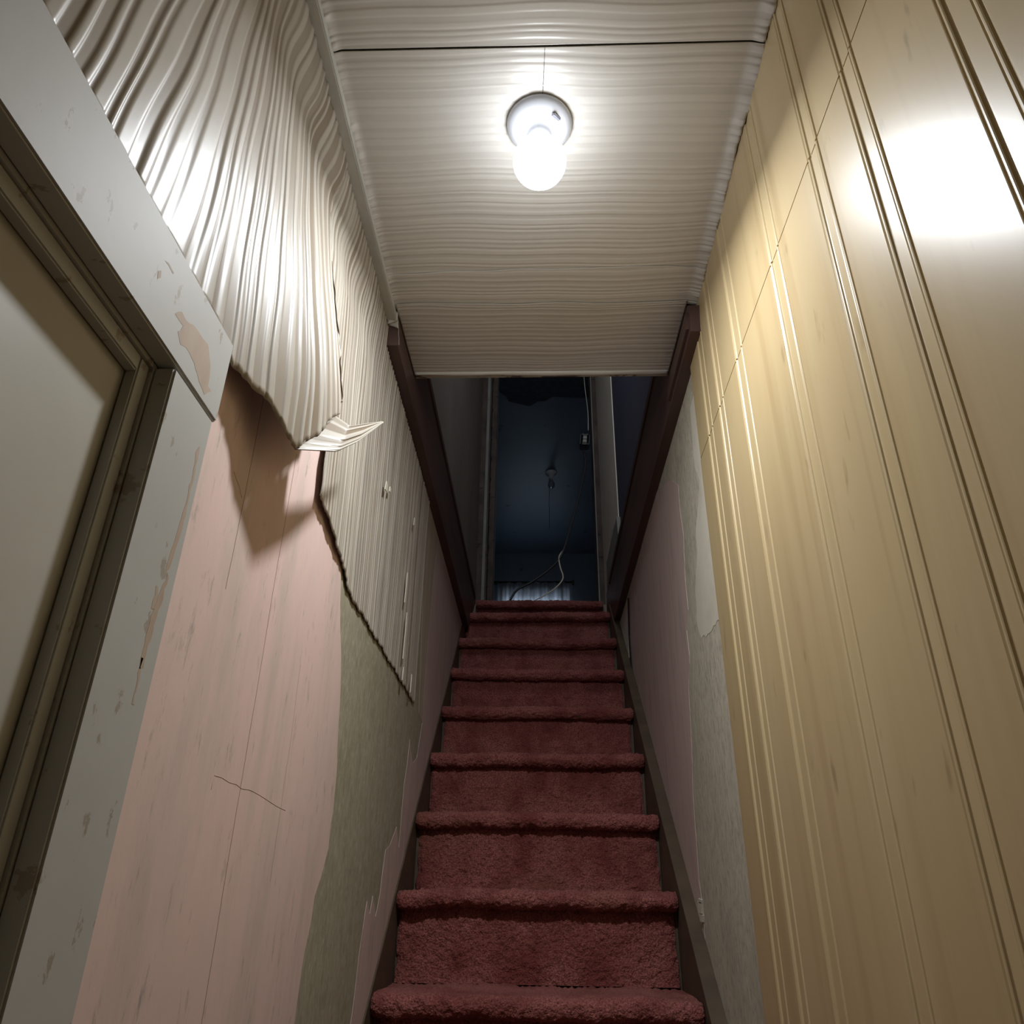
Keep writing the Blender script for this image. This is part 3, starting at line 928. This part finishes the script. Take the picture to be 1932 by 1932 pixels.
box('pane', (-HX + 0.03, HX - 0.03, 1.525, 1.530, HZ0 + 0.03, HZ1 - 0.03), 'pane', added_win)
cu = struct(box('ceiling_upstairs', (XL - 0.1, XR + 0.1, 1.50, 4.0, ZU, ZU + 0.1), 'plaster'))
# pale patch and worn strip at the foot of the cream wall end
slab('paint_patch', ragged([tuple(q) for q in wr((1160, 990), (1165, 1000), (1166, 1028), (1160, 1040), (1153, 1038), (1152, 1020), (1155, 1000))], 0.02, 0.003), (-0.002, 0, 0), 'trim_white', wur2)
trim_6 = struct(slab('trim_6', [(XR - 0.001, 2.96, 1.50), (XR - 0.001, 3.50, 1.52), (XR - 0.001, 3.56, ZF + 0.01), (XR - 0.001, 3.05, ZF + 0.009), (XR - 0.001, 2.92, ZF + 0.01)], (-0.016, 0, 0), 'grey_trim'))
# doorway wall and stripped door frame
dl, dr = -0.285, 0.318
wd = struct(boxes('wall_doorway', [(-1.7, XL - 0.001, YD + 0.002, YD + 0.12, ZF, ZU), (XR + 0.001, 1.7, YD + 0.002, YD + 0.12, ZF, ZU), (XL, XR, YD + 0.002, YD + 0.12, ZF + 2.04, ZU)], 'blue'))
dfr = struct(boxes('door_2', [(XL, dl - 0.004, YD - 0.005, YD + 0.16, ZF, ZF + 2.04)], 'rough_stud'))
boxes('door_jamb', [(dr + 0.004, XR - 0.0005, YD - 0.01, YD + 0.16, ZF, ZF + 2.04)], 'rough_stud', dfr)
boxes('stripped_stop', [(dl - 0.004, dl + 0.026, YD + 0.10, YD + 0.17, ZF, ZF + 2.04)], 'rough_stud', dfr)
for i in range(15):
    zi = ZF + 0.10 + i * 0.118 + random.uniform(-0.02, 0.02)
    lathe('plaster_lump', [(0.0, 0.006), (0.006, 0.0055), (0.010, 0.003), (0.012, 0.0)], 'rough_stud', dfr, (0, 0, 0), 10).matrix_world = Matrix.Translation((dl - 0.004, YD + 0.06 + random.uniform(-0.02, 0.02), zi)) @ Matrix.Rotation(math.pi / 2, 4, 'Y')
boxes('casing_strip', [(dl - 0.028, dl - 0.012, YD - 0.016, YD - 0.005, ZF, ZF + 2.04)], 'grey_trim', dfr)
boxes('casing_strip', [(dl + 0.020, dl + 0.027, YD + 0.165, YD + 0.176, ZF, ZF + 2.04)], 'grey_trim', dfr)
boxes('casing_strip', [(dr + 0.002, dr + 0.008, YD - 0.014, YD - 0.009, ZF, ZF + 2.04)], 'grey_trim', dfr)
# blue bedroom
WX0, WX1, WZ0, WZ1 = -0.40, 0.30, ZF + 0.75, 2.84
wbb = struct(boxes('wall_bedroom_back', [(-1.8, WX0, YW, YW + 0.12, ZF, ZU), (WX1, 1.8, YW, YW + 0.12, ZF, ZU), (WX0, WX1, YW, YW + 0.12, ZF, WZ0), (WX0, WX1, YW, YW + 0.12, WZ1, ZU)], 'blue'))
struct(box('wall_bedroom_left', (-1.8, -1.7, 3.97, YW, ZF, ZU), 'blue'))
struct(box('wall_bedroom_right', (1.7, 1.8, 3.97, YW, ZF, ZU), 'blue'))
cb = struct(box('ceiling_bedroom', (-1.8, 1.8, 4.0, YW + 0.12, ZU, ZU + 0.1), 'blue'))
p = [onz(u, v, ZU) for u, v in ((925, 640), (1120, 640), (1118, 749), (1075, 749), (1042, 748), (1030, 756), (1015, 757), (1000, 766), (985, 763), (972, 760), (960, 757), (955, 747), (948, 742), (940, 735))]
slab('torn_plaster', [tuple(a) for a in p], (0, 0, -0.003), 'torn', cb)
win = struct(boxes('window_1', [(WX0, WX0 + 0.04, YW + 0.02, YW + 0.07, WZ0, WZ1), (WX1 - 0.04, WX1, YW + 0.02, YW + 0.07, WZ0, WZ1), (WX0, WX1, YW + 0.02, YW + 0.07, WZ0, WZ0 + 0.04), (WX0, WX1, YW + 0.02, YW + 0.07, WZ1 - 0.04, WZ1), (WX0, WX1, YW + 0.025, YW + 0.065, 2.48, 2.52)], 'trim_white'))
box('pane', (WX0 + 0.04, WX1 - 0.04, YW + 0.04, YW + 0.046, WZ0 + 0.04, WZ1 - 0.04), 'pane', win)
# curtain on a rod
ct = thing('curtain', 'pale gathered curtain hanging from a dark rod in the blue room', 'curtain', (-0.045, YW - 0.06, ZF + 0.7))
xs = np.linspace(-0.445, 0.350, 320)
wav = 0.014 * np.sin(xs * 62 + 1.2 * np.sin(xs * 9)) + 0.006 * np.sin(xs * 141)
zs = np.linspace(0, 1, 14)
top = 3.035 + 0.006 * np.sin(xs * 80) + 0.004 * np.sin(xs * 33)
P = np.zeros((len(xs), len(zs), 3))
for j, t in enumerate(zs):
    P[:, j, 0] = xs; P[:, j, 1] = YW - 0.062 + wav * (0.6 + 0.4 * t); P[:, j, 2] = top + (ZF + 0.7 - top) * t
grid('cloth', P, 'curtain', ct, thick=0.001)
tube('curtain_rod', [(-0.50, YW - 0.060, 3.045), (0.36, YW - 0.060, 3.045)], 0.010, 'black', ct, smooth=1)
for x in (-0.49, 0.362):
    boxes('rod_bracket', [(x - 0.012, x + 0.012, YW - 0.075, YW - 0.0005, 3.03, 3.065)], 'black', ct, bevel=0.003)
# bulb on the blue ceiling
fx = onz(1040, 893, ZU - 0.01)
bl = thing('bulb_lampholder', 'small unlit bare bulb with pull cord on the blue ceiling', 'ceiling light', (fx[0], fx[1], ZU))
lathe('lampholder', [(0, 0), (0.050, 0), (0.052, -0.010), (0.045, -0.022), (0.026, -0.032), (0.022, -0.060), (0, -0.060)], 'porcelain', bl, (fx[0], fx[1], ZU - 0.0005), 32)
lathe('bulb', [(0, -0.058), (0.013, -0.060), (0.014, -0.075), (0.024, -0.100), (0.030, -0.122), (0.027, -0.145), (0.015, -0.158), (0, -0.161)], 'glass', bl, (fx[0], fx[1], ZU), 24)
tube('pull_cord', [(fx[0] - 0.018, fx[1], ZU - 0.055), (fx[0] - 0.020, fx[1], ZU - 0.30), (fx[0] - 0.020, fx[1], ZU - 0.56)], 0.0018, 'black', bl)

# ------------------------------------------------------------------ loose outlet box and its cables over the landing
YO = 3.70
c0 = ony(1103.5, 829, YO)
ob = thing('outlet_box', 'open metal outlet box dangling from a wire beside the right door jamb', 'outlet box', tuple(c0))
bw, bh, bd = 0.026, 0.053, 0.040
tilt = Matrix.Translation(tuple(c0)) @ Matrix.Rotation(math.radians(-28), 4, 'X') @ Matrix.Rotation(math.radians(5), 4, 'Y')


def part_at(o):
    mwx = tilt.copy()
    o.parent = ob
    o.matrix_parent_inverse = ob.matrix_world.inverted()
    o.matrix_world = mwx


part_at(boxes('box_shell', [(-bw, bw, bd - 0.003, bd, -bh, bh), (-bw, -bw + 0.002, 0, bd, -bh, bh), (bw - 0.002, bw, 0, bd, -bh, bh), (-bw, bw, 0, bd, -bh, -bh + 0.002), (-bw, bw, 0, bd, bh - 0.002, bh)], 'box_dark'))
part_at(boxes('box_rim', [(-bw - 0.0015, -bw + 0.002, -0.002, 0.002, -bh, bh), (bw - 0.002, bw + 0.0015, -0.002, 0.002, -bh, bh), (0.004, bw, -0.002, 0.002, -bh - 0.001, -bh + 0.0025)], 'steel'))
part_at(boxes('receptacle', [(-0.011, 0.011, -0.004, 0.022, 0.006, 0.034), (-0.011, 0.011, -0.004, 0.022, -0.034, -0.006), (-0.008, 0.008, 0.0, 0.02, -0.03, 0.03)], 'ivory', bevel=0.002))
part_at(boxes('mounting_strap', [(-0.012, 0.012, -0.003, 0.0, 0.038, 0.060), (-0.012, 0.012, -0.003, 0.0, -0.060, -0.038), (-0.007, 0.007, -0.002, 0.001, -0.04, 0.04)], 'steel', bevel=0.001))
for sx in (-0.013, 0.013):
    part_at(boxes('strap_ear', [(sx - 0.005, sx + 0.005, -0.004, 0.0, 0.054, 0.064)], 'steel', bevel=0.0015))
tube('feed_wire', [ony(1100, 690, YO + 0.06), ony(1104, 735, YO + 0.05), ony(1109, 775, YO + 0.03), ony(1110, 812, YO + 0.02)], 0.0020, 'white_cable', ob)
A0 = [ony(1101, 848, YO + 0.01), ony(1105, 875, YO), ony(1098, 912, YO - 0.01), ony(1087, 958, YO - 0.02), ony(1075, 1000, YO - 0.03), ony(1066, 1030, YO - 0.04)]
bc = tube('black_cable', A0 + [ony(1056, 1054, YO - 0.04), ony(1032, 1078, YO - 0.05), ony(1000, 1100, YO - 0.06), ony(977, 1112, YO - 0.07), ony(966, 1126, YO - 0.08), (-0.150, YO - 0.08, ZF + 0.016)], 0.0060, 'black')
tag(bc, 'black cable sagging from the outlet box down to the landing carpet', 'cable')
B0 = [np.array(q) + np.array([0.001, 0.014, 0.0]) for q in A0]
wc = tube('white_cable', B0 + [ony(1055, 1050, YO - 0.04), ony(1057, 1070, YO - 0.05), ony(1062, 1085, YO - 0.06), ony(1060, 1096, YO - 0.07), ony(1045, 1112, YO - 0.08), ony(1022, 1126, YO - 0.10), (-0.02, YO - 0.11, ZF + 0.016)], 0.0036, 'white_cable')
tag(wc, 'thin pale cable looping from the outlet box down to the landing carpet', 'cable')
